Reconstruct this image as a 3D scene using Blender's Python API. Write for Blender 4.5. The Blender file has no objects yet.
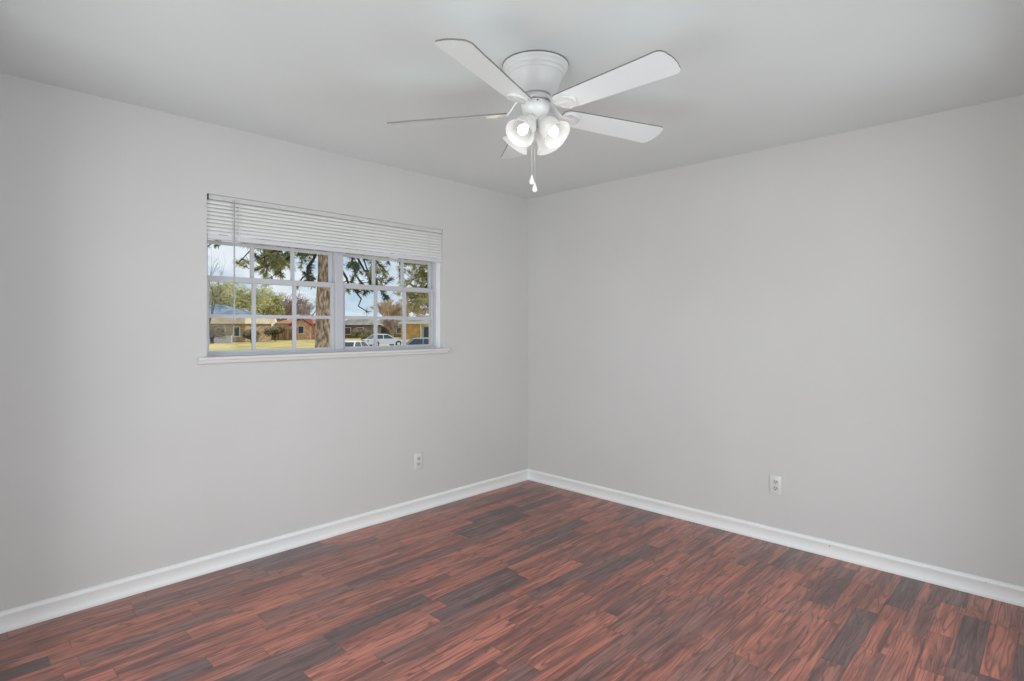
import bpy, bmesh, math, random
from mathutils import Vector, Matrix
S = bpy.context.scene
C = S.collection
PI = math.pi
rnd = random.Random(7)

# ------------------------------------------------------------------ camera
F = 564.6                       # focal length in pixels of a 1024 px wide frame
YAW = math.radians(43.99)
CAM = Vector((-3.636, -3.317, 1.338))
HORIZON = 325.5
FWD = Vector((math.cos(YAW), math.sin(YAW), 0))
RGT = Vector((math.sin(YAW), -math.cos(YAW), 0))
cd = bpy.data.cameras.new('camera')
cam = bpy.data.objects.new('camera', cd)
C.objects.link(cam)
cam.location = CAM
cam.rotation_euler = (PI / 2, 0, YAW - PI / 2)
cd.sensor_width = 36
cd.lens = F / 1024 * 36
cd.shift_y = -(340.5 - HORIZON) / 1024
cd.clip_start = 0.02
cd.clip_end = 2000
S.camera = cam

# ------------------------------------------------------------------ colour management
S.view_settings.view_transform = 'Standard'
S.view_settings.look = 'None'
S.view_settings.gamma = 1
S.view_settings.use_curve_mapping = False
S.view_settings.exposure = 0.0

# ------------------------------------------------------------------ sky with clouds
world = bpy.data.worlds.new('world')
S.world = world
world.use_nodes = True
wt = world.node_tree
wt.nodes.clear()
w_out = wt.nodes.new('ShaderNodeOutputWorld')
w_bg = wt.nodes.new('ShaderNodeBackground')
w_tc = wt.nodes.new('ShaderNodeTexCoord')
w_map = wt.nodes.new('ShaderNodeMapping')
w_map.inputs['Scale'].default_value = (1, 1, 2.6)
w_n = wt.nodes.new('ShaderNodeTexNoise')
w_n.inputs['Scale'].default_value = 6.0
w_n.inputs['Detail'].default_value = 7
w_n.inputs['Roughness'].default_value = 0.55
w_r = wt.nodes.new('ShaderNodeValToRGB')
w_r.color_ramp.elements[0].position = 0.34
w_r.color_ramp.elements[0].color = (0.46, 0.62, 0.76, 1)
w_r.color_ramp.elements[1].position = 0.55
w_r.color_ramp.elements[1].color = (0.86, 0.90, 0.95, 1)
wt.links.new(w_tc.outputs['Generated'], w_map.inputs['Vector'])
wt.links.new(w_map.outputs['Vector'], w_n.inputs['Vector'])
wt.links.new(w_n.outputs['Fac'], w_r.inputs['Fac'])
wt.links.new(w_r.outputs['Color'], w_bg.inputs['Color'])
w_bg.inputs['Strength'].default_value = 1.0
wt.links.new(w_bg.outputs[0], w_out.inputs['Surface'])

# ------------------------------------------------------------------ sun and added fill panels
sd = bpy.data.lights.new('sun', 'SUN')
sd.energy = 2.1
sd.angle = math.radians(2)
sd.color = (1.0, 0.95, 0.86)
sun = bpy.data.objects.new('sun', sd)
C.objects.link(sun)
sun.rotation_euler = Vector((-0.80, 0.16, -0.58)).to_track_quat('-Z', 'Y').to_euler()

ad = bpy.data.lights.new('added_fill_west', 'AREA')      # added fill panel outside a made-up opening beside the camera
ad.shape = 'RECTANGLE'
ad.size = 2.8
ad.size_y = 1.7
ad.energy = 88
ad.color = (0.99, 0.985, 0.975)
fill_w = bpy.data.objects.new('added_fill_west', ad)
C.objects.link(fill_w)
fill_w.location = (-5.1, -1.9, 1.15)
fill_w.rotation_euler = (0, -PI / 2 + math.radians(2), 0)
ad2 = ad.copy()                                   # second added fill panel, outside a made-up opening behind the camera
ad2.name = 'added_fill_south'
ad2.size = 2.8
ad2.energy = 63
fill_s = bpy.data.objects.new('added_fill_south', ad2)
C.objects.link(fill_s)
fill_s.location = (-2.0, -4.85, 1.15)
fill_s.rotation_euler = (PI / 2 - math.radians(2), 0, 0)
BULB_WATTS = 0.125

# ------------------------------------------------------------------ material helpers
def mat(name, color, rough=0.5, metallic=0.0, spec=0.5):
    m = bpy.data.materials.new(name)
    m.use_nodes = True
    b = m.node_tree.nodes['Principled BSDF']
    b.inputs['Base Color'].default_value = (*color, 1)
    b.inputs['Roughness'].default_value = rough
    b.inputs['Metallic'].default_value = metallic
    b.inputs['Specular IOR Level'].default_value = spec
    return m

def lin(r, g, b):
    def f(c):
        c /= 255
        return c / 12.92 if c <= 0.04045 else ((c + 0.055) / 1.055) ** 2.4
    return (f(r), f(g), f(b))

def node(m, kind, **kw):
    n = m.node_tree.nodes.new(kind)
    for k, v in kw.items():
        setattr(n, k, v)
    return n

def speckle(name, c1, c2, scale, rough=0.8, stretch=(1, 1, 1), detail=4, lo=0.38, hi=0.62, bump=0.0, spec=0.3):
    """a surface that varies between two colours of its own"""
    m = mat(name, c1, rough, spec=spec)
    L = m.node_tree.links
    b = m.node_tree.nodes['Principled BSDF']
    tc = node(m, 'ShaderNodeTexCoord')
    mp = node(m, 'ShaderNodeMapping')
    mp.inputs['Scale'].default_value = stretch
    n = node(m, 'ShaderNodeTexNoise')
    n.inputs['Scale'].default_value = scale
    n.inputs['Detail'].default_value = detail
    r = node(m, 'ShaderNodeValToRGB')
    r.color_ramp.elements[0].position = lo
    r.color_ramp.elements[0].color = (*c1, 1)
    r.color_ramp.elements[1].position = hi
    r.color_ramp.elements[1].color = (*c2, 1)
    L.new(tc.outputs['Object'], mp.inputs['Vector'])
    L.new(mp.outputs['Vector'], n.inputs['Vector'])
    L.new(n.outputs['Fac'], r.inputs['Fac'])
    L.new(r.outputs['Color'], b.inputs['Base Color'])
    if bump:
        bp = node(m, 'ShaderNodeBump')
        bp.inputs['Strength'].default_value = bump
        bp.inputs['Distance'].default_value = 0.002
        L.new(n.outputs['Fac'], bp.inputs['Height'])
        L.new(bp.outputs['Normal'], b.inputs['Normal'])
    return m

M = {}
M['wall'] = speckle('wall_paint', (0.615, 0.607, 0.600), (0.635, 0.627, 0.620), 1.3, 0.75, bump=0.0)
M['ceiling'] = speckle('ceiling_paint', (0.73, 0.76, 0.752), (0.755, 0.785, 0.777), 1.1, 0.85)
M['trim'] = mat('trim_paint', (0.85, 0.86, 0.86), 0.38)
M['vinyl'] = mat('window_vinyl', (0.53, 0.535, 0.58), 0.4)  # white frame; its backlit shade is put into this lavender grey
M['jamb'] = mat('jamb_paint', (0.84, 0.85, 0.88), 0.35)
M['stool'] = mat('sill_paint', (0.74, 0.735, 0.73), 0.35)
M['slat'] = mat('blind_slat', (0.90, 0.90, 0.90), 0.3)
_nt = M['slat'].node_tree
_tl = _nt.nodes.new('ShaderNodeBsdfTranslucent')
_tl.inputs['Color'].default_value = (0.9, 0.9, 0.9, 1)
_mx = _nt.nodes.new('ShaderNodeMixShader')
_mx.inputs['Fac'].default_value = 0.2
_nt.links.new(_nt.nodes['Principled BSDF'].outputs[0], _mx.inputs[1])
_nt.links.new(_tl.outputs[0], _mx.inputs[2])
_nt.links.new(_mx.outputs[0], _nt.nodes['Material Output'].inputs[0])
M['rail'] = mat('blind_rail', (0.66, 0.66, 0.69), 0.4)
M['cord'] = mat('blind_cord', (0.85, 0.85, 0.85), 0.7)
M['wand'] = mat('wand_plastic', (0.42, 0.42, 0.46), 0.25)
M['dark'] = mat('dark_metal', (0.03, 0.03, 0.03), 0.5)
M['fan'] = mat('fan_enamel', (0.76, 0.76, 0.755), 0.3)
M['blade'] = mat('fan_blade', (0.83, 0.86, 0.865), 0.45)
M['blade_edge'] = mat('fan_blade_edge', (0.20, 0.197, 0.193), 0.6)
M['cream'] = mat('yellowed_enamel', (0.80, 0.77, 0.62), 0.4)
M['rimdark'] = mat('dark_rim', (0.16, 0.16, 0.16), 0.5)  # plain dark tone for the ceiling ring and the rotor gap
M['plate'] = mat('outlet_plate', (0.70, 0.70, 0.70), 0.3)
M['recept'] = mat('receptacle_plastic', (0.58, 0.58, 0.58), 0.35)
M['slot'] = mat('outlet_slot', (0.04, 0.04, 0.04), 0.6)
M['chain'] = mat('chain_metal', (0.62, 0.60, 0.58), 0.35, 0.6)
M['knob'] = mat('pull_knob', (0.95, 0.95, 0.93), 0.25)

def glass_pane(name, gloss=0.06):
    m = bpy.data.materials.new(name)
    m.use_nodes = True
    nt = m.node_tree
    nt.nodes.clear()
    o = nt.nodes.new('ShaderNodeOutputMaterial')
    t = nt.nodes.new('ShaderNodeBsdfTransparent')
    t.inputs['Color'].default_value = (0.97, 0.985, 0.99, 1)
    g = nt.nodes.new('ShaderNodeBsdfGlossy')
    g.inputs['Roughness'].default_value = 0.02
    x = nt.nodes.new('ShaderNodeMixShader')
    x.inputs['Fac'].default_value = gloss
    nt.links.new(t.outputs[0], x.inputs[1])
    nt.links.new(g.outputs[0], x.inputs[2])
    nt.links.new(x.outputs[0], o.inputs[0])
    return m
M['glass'] = glass_pane('window_glass', 0.008)

def frosted(name):
    m = bpy.data.materials.new(name)
    m.use_nodes = True
    nt = m.node_tree
    nt.nodes.clear()
    o = nt.nodes.new('ShaderNodeOutputMaterial')
    tr = nt.nodes.new('ShaderNodeBsdfTransparent')
    tl = nt.nodes.new('ShaderNodeBsdfTranslucent')
    tl.inputs['Color'].default_value = (0.9, 0.9, 0.88, 1)
    p = nt.nodes.new('ShaderNodeBsdfPrincipled')
    p.inputs['Base Color'].default_value = (0.82, 0.82, 0.81, 1)
    p.inputs['Roughness'].default_value = 0.25
    a = nt.nodes.new('ShaderNodeMixShader')
    a.inputs['Fac'].default_value = 0.30
    b = nt.nodes.new('ShaderNodeMixShader')
    b.inputs['Fac'].default_value = 0.42
    nt.links.new(p.outputs[0], a.inputs[1])
    nt.links.new(tl.outputs[0], a.inputs[2])
    nt.links.new(a.outputs[0], b.inputs[1])
    nt.links.new(tr.outputs[0], b.inputs[2])
    nt.links.new(b.outputs[0], o.inputs[0])
    return m
M['shade'] = frosted('frosted_glass')

def emis(name, col, s):
    m = mat(name, (0.9, 0.9, 0.9), 0.4)
    b = m.node_tree.nodes['Principled BSDF']
    b.inputs['Emission Color'].default_value = (*col, 1)
    b.inputs['Emission Strength'].default_value = s
    return m
M['bulb'] = emis('lit_bulb', (1, 0.98, 0.95), 0.6)

# floor: strips of laminate running along X, each strip cut into pieces of its own tone
def floor_material():
    m = mat('laminate', (0.2, 0.1, 0.08), 0.32, spec=0.85)
    L = m.node_tree.links
    b = m.node_tree.nodes['Principled BSDF']
    tc = node(m, 'ShaderNodeTexCoord')
    sp = node(m, 'ShaderNodeSeparateXYZ')
    L.new(tc.outputs['Object'], sp.inputs[0])
    def mth(op, a, c=None, clamp=False):
        n = node(m, 'ShaderNodeMath', operation=op, use_clamp=clamp)
        for i, v in enumerate((a, c)):
            if v is None:
                continue
            if isinstance(v, (int, float)):
                n.inputs[i].default_value = v
            else:
                L.new(v, n.inputs[i])
        return n.outputs[0]
    ROW = 0.094
    ry = mth('DIVIDE', sp.outputs['Y'], ROW)
    row = mth('FLOOR', ry)
    fy = mth('SUBTRACT', ry, row)
    wn = node(m, 'ShaderNodeTexWhiteNoise', noise_dimensions='1D')
    L.new(row, wn.inputs['W'])
    off = mth('MULTIPLY', wn.outputs['Value'], 191.0)
    u = mth('ADD', mth('DIVIDE', sp.outputs['X'], 0.54), off)
    v1 = node(m, 'ShaderNodeTexVoronoi', voronoi_dimensions='1D', feature='F1')
    v1.inputs['Scale'].default_value = 1.0
    v1.inputs['Randomness'].default_value = 0.85
    L.new(u, v1.inputs['W'])
    ve = node(m, 'ShaderNodeTexVoronoi', voronoi_dimensions='1D', feature='DISTANCE_TO_EDGE')
    ve.inputs['Scale'].default_value = 1.0
    ve.inputs['Randomness'].default_value = 0.85
    L.new(u, ve.inputs['W'])
    wn2 = node(m, 'ShaderNodeTexWhiteNoise', noise_dimensions='3D')
    L.new(v1.outputs['Color'], wn2.inputs['Vector'])
    tone = wn2.outputs['Value']
    # base tone of the piece
    r = node(m, 'ShaderNodeValToRGB')
    e = r.color_ramp.elements
    e[0].position = 0.0
    e[0].color = (*lin(112, 88, 86), 1)
    e[1].position = 1.0
    e[1].color = (*lin(198, 124, 106), 1)
    for p, c in ((0.05, lin(126, 97, 94)), (0.14, lin(146, 105, 98)), (0.25, lin(172, 112, 98)), (0.66, lin(180, 110, 94)), (0.85, lin(190, 118, 100))):
        k = e.new(p)
        k.color = (*c, 1)
    L.new(tone, r.inputs['Fac'])
    # grain, shifted per piece
    cx = node(m, 'ShaderNodeCombineXYZ')
    L.new(mth('ADD', sp.outputs['X'], mth('MULTIPLY', tone, 37.0)), cx.inputs['X'])
    L.new(mth('ADD', sp.outputs['Y'], mth('MULTIPLY', wn.outputs['Value'], 11.0)), cx.inputs['Y'])
    mp = node(m, 'ShaderNodeMapping')
    mp.inputs['Scale'].default_value = (3.2, 34, 1)
    L.new(cx.outputs[0], mp.inputs['Vector'])
    g = node(m, 'ShaderNodeTexNoise')
    g.inputs['Scale'].default_value = 1.0
    g.inputs['Detail'].default_value = 6
    g.inputs['Roughness'].default_value = 0.62
    g.inputs['Distortion'].default_value = 0.9
    L.new(mp.outputs['Vector'], g.inputs['Vector'])
    # cathedral figure: contour lines of a slow noise
    mp2 = node(m, 'ShaderNodeMapping')
    mp2.inputs['Scale'].default_value = (1.25, 15, 1)
    L.new(cx.outputs[0], mp2.inputs['Vector'])
    g2 = node(m, 'ShaderNodeTexNoise')
    g2.inputs['Scale'].default_value = 1.0
    g2.inputs['Detail'].default_value = 1.5
    L.new(mp2.outputs['Vector'], g2.inputs['Vector'])
    ring = mth('FRACT', mth('MULTIPLY', g2.outputs['Fac'], 11.0))
    line = mth('SUBTRACT', 1.0, mth('MULTIPLY', mth('ABSOLUTE', mth('SUBTRACT', ring, 0.5)), 5.5), True)
    gr = node(m, 'ShaderNodeValToRGB')
    gr.color_ramp.elements[0].position = 0.34
    gr.color_ramp.elements[0].color = (0.34, 0.34, 0.36, 1)
    gr.color_ramp.elements[1].position = 0.56
    gr.color_ramp.elements[1].color = (1.08, 1.06, 1.05, 1)
    L.new(g.outputs['Fac'], gr.inputs['Fac'])
    mul = node(m, 'ShaderNodeMix', data_type='RGBA', blend_type='MULTIPLY')
    mul.inputs['Factor'].default_value = 0.80
    L.new(r.outputs['Color'], mul.inputs['A'])
    L.new(gr.outputs['Color'], mul.inputs['B'])
    dk = node(m, 'ShaderNodeMix', data_type='RGBA', blend_type='MIX')
    dk.inputs['B'].default_value = (*lin(62, 44, 46), 1)
    L.new(mul.outputs['Result'], dk.inputs['A'])
    L.new(mth('MULTIPLY', line, mth('MULTIPLY', g.outputs['Fac'], 1.25)), dk.inputs['Factor'])
    mp4 = node(m, 'ShaderNodeMapping')
    mp4.inputs['Scale'].default_value = (1.6, 62, 1)
    L.new(cx.outputs[0], mp4.inputs['Vector'])
    g4 = node(m, 'ShaderNodeTexNoise')
    g4.inputs['Scale'].default_value = 1.0
    g4.inputs['Detail'].default_value = 2
    L.new(mp4.outputs['Vector'], g4.inputs['Vector'])
    st = node(m, 'ShaderNodeMapRange', interpolation_type='SMOOTHSTEP')
    st.inputs['From Min'].default_value = 0.56
    st.inputs['From Max'].default_value = 0.70
    st.inputs['To Max'].default_value = 0.65
    L.new(g4.outputs['Fac'], st.inputs['Value'])
    sk = node(m, 'ShaderNodeMix', data_type='RGBA', blend_type='MIX')
    sk.inputs['B'].default_value = (*lin(66, 46, 46), 1)
    L.new(dk.outputs['Result'], sk.inputs['A'])
    L.new(st.outputs['Result'], sk.inputs['Factor'])
    dk = sk
    hw = node(m, 'ShaderNodeMapRange', interpolation_type='SMOOTHSTEP')      # dark heartwood streaks
    hw.inputs['From Min'].default_value = 0.49
    hw.inputs['From Max'].default_value = 0.62
    hw.inputs['To Max'].default_value = 0.62
    mp3 = node(m, 'ShaderNodeMapping')
    mp3.inputs['Scale'].default_value = (1.1, 11, 1)
    mp3.inputs['Location'].default_value = (5.3, 9.1, 0)
    L.new(cx.outputs[0], mp3.inputs['Vector'])
    g3 = node(m, 'ShaderNodeTexNoise')
    g3.inputs['Scale'].default_value = 1.0
    g3.inputs['Detail'].default_value = 4
    L.new(mp3.outputs['Vector'], g3.inputs['Vector'])
    L.new(g3.outputs['Fac'], hw.inputs['Value'])
    hk = node(m, 'ShaderNodeMix', data_type='RGBA', blend_type='MIX')
    hk.inputs['B'].default_value = (*lin(84, 62, 62), 1)
    L.new(dk.outputs['Result'], hk.inputs['A'])
    L.new(hw.outputs['Result'], hk.inputs['Factor'])
    dk = hk
    # seams
    se = mth('LESS_THAN', ve.outputs['Distance'], 0.004)
    ee = mth('LESS_THAN', mth('MINIMUM', fy, mth('SUBTRACT', 1.0, fy)), 0.016)
    seam = mth('MAXIMUM', se, ee)
    sm = node(m, 'ShaderNodeMix', data_type='RGBA', blend_type='MIX')
    sm.inputs['B'].default_value = (*lin(70, 46, 44), 1)
    L.new(dk.outputs['Result'], sm.inputs['A'])
    L.new(mth('MULTIPLY', seam, 0.45), sm.inputs['Factor'])
    # pale scuffs and dust
    d = node(m, 'ShaderNodeTexNoise')
    d.inputs['Scale'].default_value = 2.6
    d.inputs['Detail'].default_value = 8
    d.inputs['Roughness'].default_value = 0.7
    L.new(tc.outputs['Object'], d.inputs['Vector'])
    dr = node(m, 'ShaderNodeMapRange')
    dr.inputs['From Min'].default_value = 0.52
    dr.inputs['From Max'].default_value = 0.78
    dr.inputs['To Max'].default_value = 0.30
    L.new(d.outputs['Fac'], dr.inputs['Value'])
    du = node(m, 'ShaderNodeMix', data_type='RGBA', blend_type='MIX')
    du.inputs['B'].default_value = (*lin(150, 134, 132), 1)
    L.new(sm.outputs['Result'], du.inputs['A'])
    L.new(dr.outputs['Result'], du.inputs['Factor'])
    L.new(du.outputs['Result'], b.inputs['Base Color'])
    rr = node(m, 'ShaderNodeMapRange')
    rr.inputs['To Min'].default_value = 0.26
    rr.inputs['To Max'].default_value = 0.42
    L.new(d.outputs['Fac'], rr.inputs['Value'])
    L.new(rr.outputs['Result'], b.inputs['Roughness'])
    return m
M['floor'] = floor_material()

# ------------------------------------------------------------------ mesh helpers
def box(bm, x0, x1, y0, y1, z0, z1, bevel=0.0):
    g = bmesh.ops.create_cube(bm, size=1)
    vs = g['verts']
    for v in vs:
        v.co = Vector((x0 + (v.co.x + .5) * (x1 - x0), y0 + (v.co.y + .5) * (y1 - y0), z0 + (v.co.z + .5) * (z1 - z0)))
    if bevel:
        es = list({e for v in vs for e in v.link_edges})
        bmesh.ops.bevel(bm, geom=es, offset=bevel, segments=2, affect='EDGES', profile=0.5)

def lathe(bm, prof, seg=48, mtx=None, cap0=False, cap1=False):
    rings = []
    for r, z in prof:
        ring = []
        for i in range(seg):
            a = 2 * PI * i / seg
            p = Vector((r * math.cos(a), r * math.sin(a), z))
            ring.append(bm.verts.new(mtx @ p if mtx else p))
        rings.append(ring)
    for a, b in zip(rings, rings[1:]):
        for i in range(seg):
            j = (i + 1) % seg
            bm.faces.new((a[i], a[j], b[j], b[i]))
    if cap0:
        bm.faces.new(list(reversed(rings[0])))
    if cap1:
        bm.faces.new(rings[-1])

def tube(bm, pts, rad, seg=8, caps=True):
    pts = [Vector(p) for p in pts]
    if not hasattr(rad, '__len__'):
        rad = [rad] * len(pts)
    rings = []
    up = None
    for i, p in enumerate(pts):
        t = (pts[min(i + 1, len(pts) - 1)] - pts[max(i - 1, 0)])
        t = t.normalized() if t.length > 1e-9 else Vector((0, 0, 1))
        if up is None:
            up = Vector((1, 0, 0)) if abs(t.x) < 0.8 else Vector((0, 1, 0))
        n = up - t * up.dot(t)
        n = n.normalized() if n.length > 1e-6 else t.orthogonal().normalized()
        up = n
        bt = t.cross(n)
        rings.append([bm.verts.new(p + (n * math.cos(2 * PI * k / seg) + bt * math.sin(2 * PI * k / seg)) * rad[i]) for k in range(seg)])
    for a, b in zip(rings, rings[1:]):
        for i in range(seg):
            j = (i + 1) % seg
            bm.faces.new((a[i], a[j], b[j], b[i]))
    if caps and seg > 2:
        bm.faces.new(list(reversed(rings[0])))
        bm.faces.new(rings[-1])

def prism(bm, poly, axis_pts):
    """extrude a closed outline (list of Vectors) along a vector"""
    a = [bm.verts.new(p) for p in poly]
    b = [bm.verts.new(p + axis_pts) for p in poly]
    n = len(a)
    for i in range(n):
        j = (i + 1) % n
        bm.faces.new((a[i], a[j], b[j], b[i]))
    bm.faces.new(list(reversed(a)))
    bm.faces.new(b)

def obj(name, bm, m, parent=None, smooth=None, loc=None):
    bmesh.ops.recalc_face_normals(bm, faces=bm.faces)
    me = bpy.data.meshes.new(name)
    bm.to_mesh(me)
    bm.free()
    ms = m if isinstance(m, (list, tuple)) else [m]
    for k in ms:
        me.materials.append(k)
    if smooth is not None:
        for p in me.polygons:
            p.use_smooth = True
        me.set_sharp_from_angle(angle=math.radians(smooth))
    o = bpy.data.objects.new(name, me)
    C.objects.link(o)
    if parent:
        o.parent = parent
    if loc:
        o.location = loc
    return o

def tag(o, label, cat, group=None, kind=None):
    o['label'] = label
    o['category'] = cat
    if group:
        o['group'] = group
    if kind:
        o['kind'] = kind
    return o

def thing(name, label, cat, loc=(0, 0, 0), rotz=0, group=None):
    o = bpy.data.objects.new(name, None)
    C.objects.link(o)
    o.location = loc
    o.rotation_euler = (0, 0, rotz)
    return tag(o, label, cat, group)

def struct(o, label=None, cat=None):
    o['kind'] = 'structure'
    if label:
        o['label'] = label
    if cat:
        o['category'] = cat
    return o

def copy_tree(o, parent=None):
    c = o.copy()
    C.objects.link(c)
    c.parent = parent
    for ch in list(o.children):
        copy_tree(ch, c)
    return c

# ------------------------------------------------------------------ room shell
H = 2.44
WX, WY = -3.74, -3.46            # left and back walls, just behind the camera
OX0, OX1, OZ0, OZ1 = -2.582, -0.946, 1.168, 2.056      # the window opening
T = 0.15

bm = bmesh.new()
box(bm, WX - T, T, WY - T, T, -0.12, 0)
struct(obj('floor', bm, M['floor']), 'reddish brown laminate floor of mixed strips', 'floor')
bm = bmesh.new()
box(bm, WX - T, T, WY - T, T, H, H + 0.15)
struct(obj('ceiling', bm, M['ceiling']), 'plain pale grey ceiling with the fan', 'ceiling')

def wall_with_hole(us, vs, place, hole):
    """grid wall: us and vs are the break lines, hole the cell left open; place(u, v, w) gives the point at depth w"""
    bm = bmesh.new()
    V = {}
    for i, u in enumerate(us):
        for j, v in enumerate(vs):
            for k in (0, 1):
                V[i, j, k] = bm.verts.new(place(u, v, k))
    nu, nv = len(us) - 1, len(vs) - 1
    solid = lambda i, j: 0 <= i < nu and 0 <= j < nv and (i, j) != hole
    for i in range(nu):
        for j in range(nv):
            if not solid(i, j):
                continue
            for k in (0, 1):
                bm.faces.new((V[i, j, k], V[i + 1, j, k], V[i + 1, j + 1, k], V[i, j + 1, k]))
            if not solid(i - 1, j):
                bm.faces.new((V[i, j, 0], V[i, j + 1, 0], V[i, j + 1, 1], V[i, j, 1]))
            if not solid(i + 1, j):
                bm.faces.new((V[i + 1, j, 0], V[i + 1, j + 1, 0], V[i + 1, j + 1, 1], V[i + 1, j, 1]))
            if not solid(i, j - 1):
                bm.faces.new((V[i, j, 0], V[i + 1, j, 0], V[i + 1, j, 1], V[i, j, 1]))
            if not solid(i, j + 1):
                bm.faces.new((V[i, j + 1, 0], V[i + 1, j + 1, 0], V[i + 1, j + 1, 1], V[i, j + 1, 1]))
    return bm

bm = wall_with_hole([WX - T, OX0, OX1, T], [0, OZ0, OZ1, H], lambda u, v, k: Vector((u, k * T, v)), (1, 1))
struct(obj('wall_north', bm, M['wall']), 'pale grey wall with the window', 'wall')
bm = bmesh.new()
box(bm, 0, T, WY - T, 0, 0, H)
struct(obj('wall_east', bm, M['wall']), 'plain pale grey wall on the right', 'wall')
bm = wall_with_hole([WY - T, -3.00, -0.70, 0], [0, 0.08, 2.10, H], lambda u, v, k: Vector((WX - k * T, u, v)), (1, 1))
struct(obj('wall_west', bm, M['wall']))
bm = wall_with_hole([WX, -3.35, -0.65, 0], [0, 0.08, 2.10, H], lambda u, v, k: Vector((u, WY - k * T, v)), (1, 1))
struct(obj('wall_south', bm, M['wall']))

# unseen glazed doors, made up to dress the openings for the fill panels
def added_patio_door(n, place, half, rotz):
    d = bpy.data.objects.new('added_door_%d' % n, None)
    C.objects.link(d)
    d.location = place
    d.rotation_euler.z = rotz
    struct(d)
    bm = bmesh.new()
    for x in (-half, -0.04, half - 0.06):
        box(bm, x, x + 0.06, -0.03, 0.03, 0, 2.02)
    box(bm, -half + 0.06, half - 0.06, -0.03, 0.03, 1.96, 2.02)
    box(bm, -half + 0.06, half - 0.06, -0.03, 0.03, 0, 0.07)
    obj('added_door_frame', bm, M['trim'], d)
    bm = bmesh.new()
    box(bm, -half + 0.06, half - 0.06, -0.004, 0.004, 0.07, 1.96)
    obj('glass', bm, M['glass'], d)
added_patio_door(1, (WX - 0.09, -1.85, 0.08), 1.15, PI / 2)
added_patio_door(2, (-2.00, WY - 0.09, 0.08), 1.35, 0)

# baseboards: board with a rounded cap bead and a shoe mould
PROF = [(0, 0), (0.019, 0), (0.0195, 0.009), (0.017, 0.017), (0.013, 0.021), (0.0115, 0.024), (0.0115, 0.066), (0.0135, 0.070),
        (0.0135, 0.076), (0.0105, 0.084), (0.005, 0.089), (0, 0.090)]
bm = bmesh.new()
prism(bm, [Vector((WX, -d, z)) for d, z in PROF], Vector((-WX - 0.0, 0, 0)))
struct(obj('baseboard_north', bm, M['trim'], smooth=35), 'white baseboard below the window wall', 'baseboard')
bm = bmesh.new()
prism(bm, [Vector((-d, WY, z)) for d, z in PROF], Vector((0, -WY - 0.0, 0)))
bb = struct(obj('baseboard_east', bm, M['trim'], smooth=35), 'white baseboard below the right wall', 'baseboard')
for yy, zz, rr in ((-2.37, 0.062, 0.0028), (-3.065, 0.072, 0.004)):
    bm = bmesh.new()
    lathe(bm, [(0.0, 0.0005), (rr * 0.7, 0.0006), (rr, 0.0)], 10, Matrix.Translation((-0.0136 if zz > .066 else -0.0116, yy, zz)) @ Matrix.Rotation(-PI / 2, 4, 'Y'))
    obj('nail_hole', bm, M['dark'] if rr < .003 else M['rail'], bb)

# ------------------------------------------------------------------ window
win = bpy.data.objects.new('window_1', None)
C.objects.link(win)
win.location = (-1.764, 0.08, OZ0)
struct(win, 'white double window with small divided panes', 'window')
def wobj(name, bm, m, parent, smooth=None):
    """link a mesh written in room coordinates under the window"""
    base = Vector((-1.764, 0.08, OZ0))
    for v in bm.verts:
        v.co -= base
    return obj(name, bm, m, parent, smooth)
YF0, YF1 = 0.078, 0.148
MX0, MX1 = -1.783, -1.727
FW = 0.020
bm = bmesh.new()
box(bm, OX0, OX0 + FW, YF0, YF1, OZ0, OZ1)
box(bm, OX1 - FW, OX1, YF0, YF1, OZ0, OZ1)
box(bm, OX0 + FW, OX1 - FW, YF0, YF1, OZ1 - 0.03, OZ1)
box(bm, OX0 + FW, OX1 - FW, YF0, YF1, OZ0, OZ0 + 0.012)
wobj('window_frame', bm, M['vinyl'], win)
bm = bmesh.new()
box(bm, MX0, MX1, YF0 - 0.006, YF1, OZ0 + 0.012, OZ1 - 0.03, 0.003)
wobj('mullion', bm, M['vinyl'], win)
for xa, xb in ((OX0, OX0 + 0.004), (OX1 - 0.004, OX1)):
    bm = bmesh.new()
    box(bm, xa, xb, 0.036, YF0, OZ0 + 0.001, OZ1)
    wobj('jamb_liner', bm, M['jamb'], win)

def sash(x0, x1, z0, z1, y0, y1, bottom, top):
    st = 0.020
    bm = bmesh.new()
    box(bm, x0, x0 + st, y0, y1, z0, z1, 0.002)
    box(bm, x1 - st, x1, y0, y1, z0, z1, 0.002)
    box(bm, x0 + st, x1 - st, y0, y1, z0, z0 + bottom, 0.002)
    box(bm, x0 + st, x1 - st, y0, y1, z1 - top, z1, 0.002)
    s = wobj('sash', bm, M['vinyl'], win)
    gx0, gx1, gz0, gz1 = x0 + st, x1 - st, z0 + bottom, z1 - top
    mw = 0.020
    ym = (y0 + y1) / 2
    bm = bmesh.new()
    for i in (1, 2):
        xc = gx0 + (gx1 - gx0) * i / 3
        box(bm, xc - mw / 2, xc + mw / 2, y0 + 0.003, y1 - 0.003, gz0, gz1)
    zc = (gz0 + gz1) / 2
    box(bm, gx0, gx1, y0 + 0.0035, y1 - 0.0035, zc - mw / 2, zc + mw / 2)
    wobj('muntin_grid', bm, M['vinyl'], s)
    bm = bmesh.new()
    box(bm, gx0, gx1, ym - 0.002, ym + 0.002, gz0, gz1)
    g = wobj('glass', bm, M['glass'], s)
    return s
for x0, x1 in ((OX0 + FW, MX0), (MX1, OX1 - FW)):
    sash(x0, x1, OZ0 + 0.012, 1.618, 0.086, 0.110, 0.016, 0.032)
    sash(x0, x1, 1.586, OZ1 - 0.03, 0.112, 0.136, 0.032, 0.024)

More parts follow.
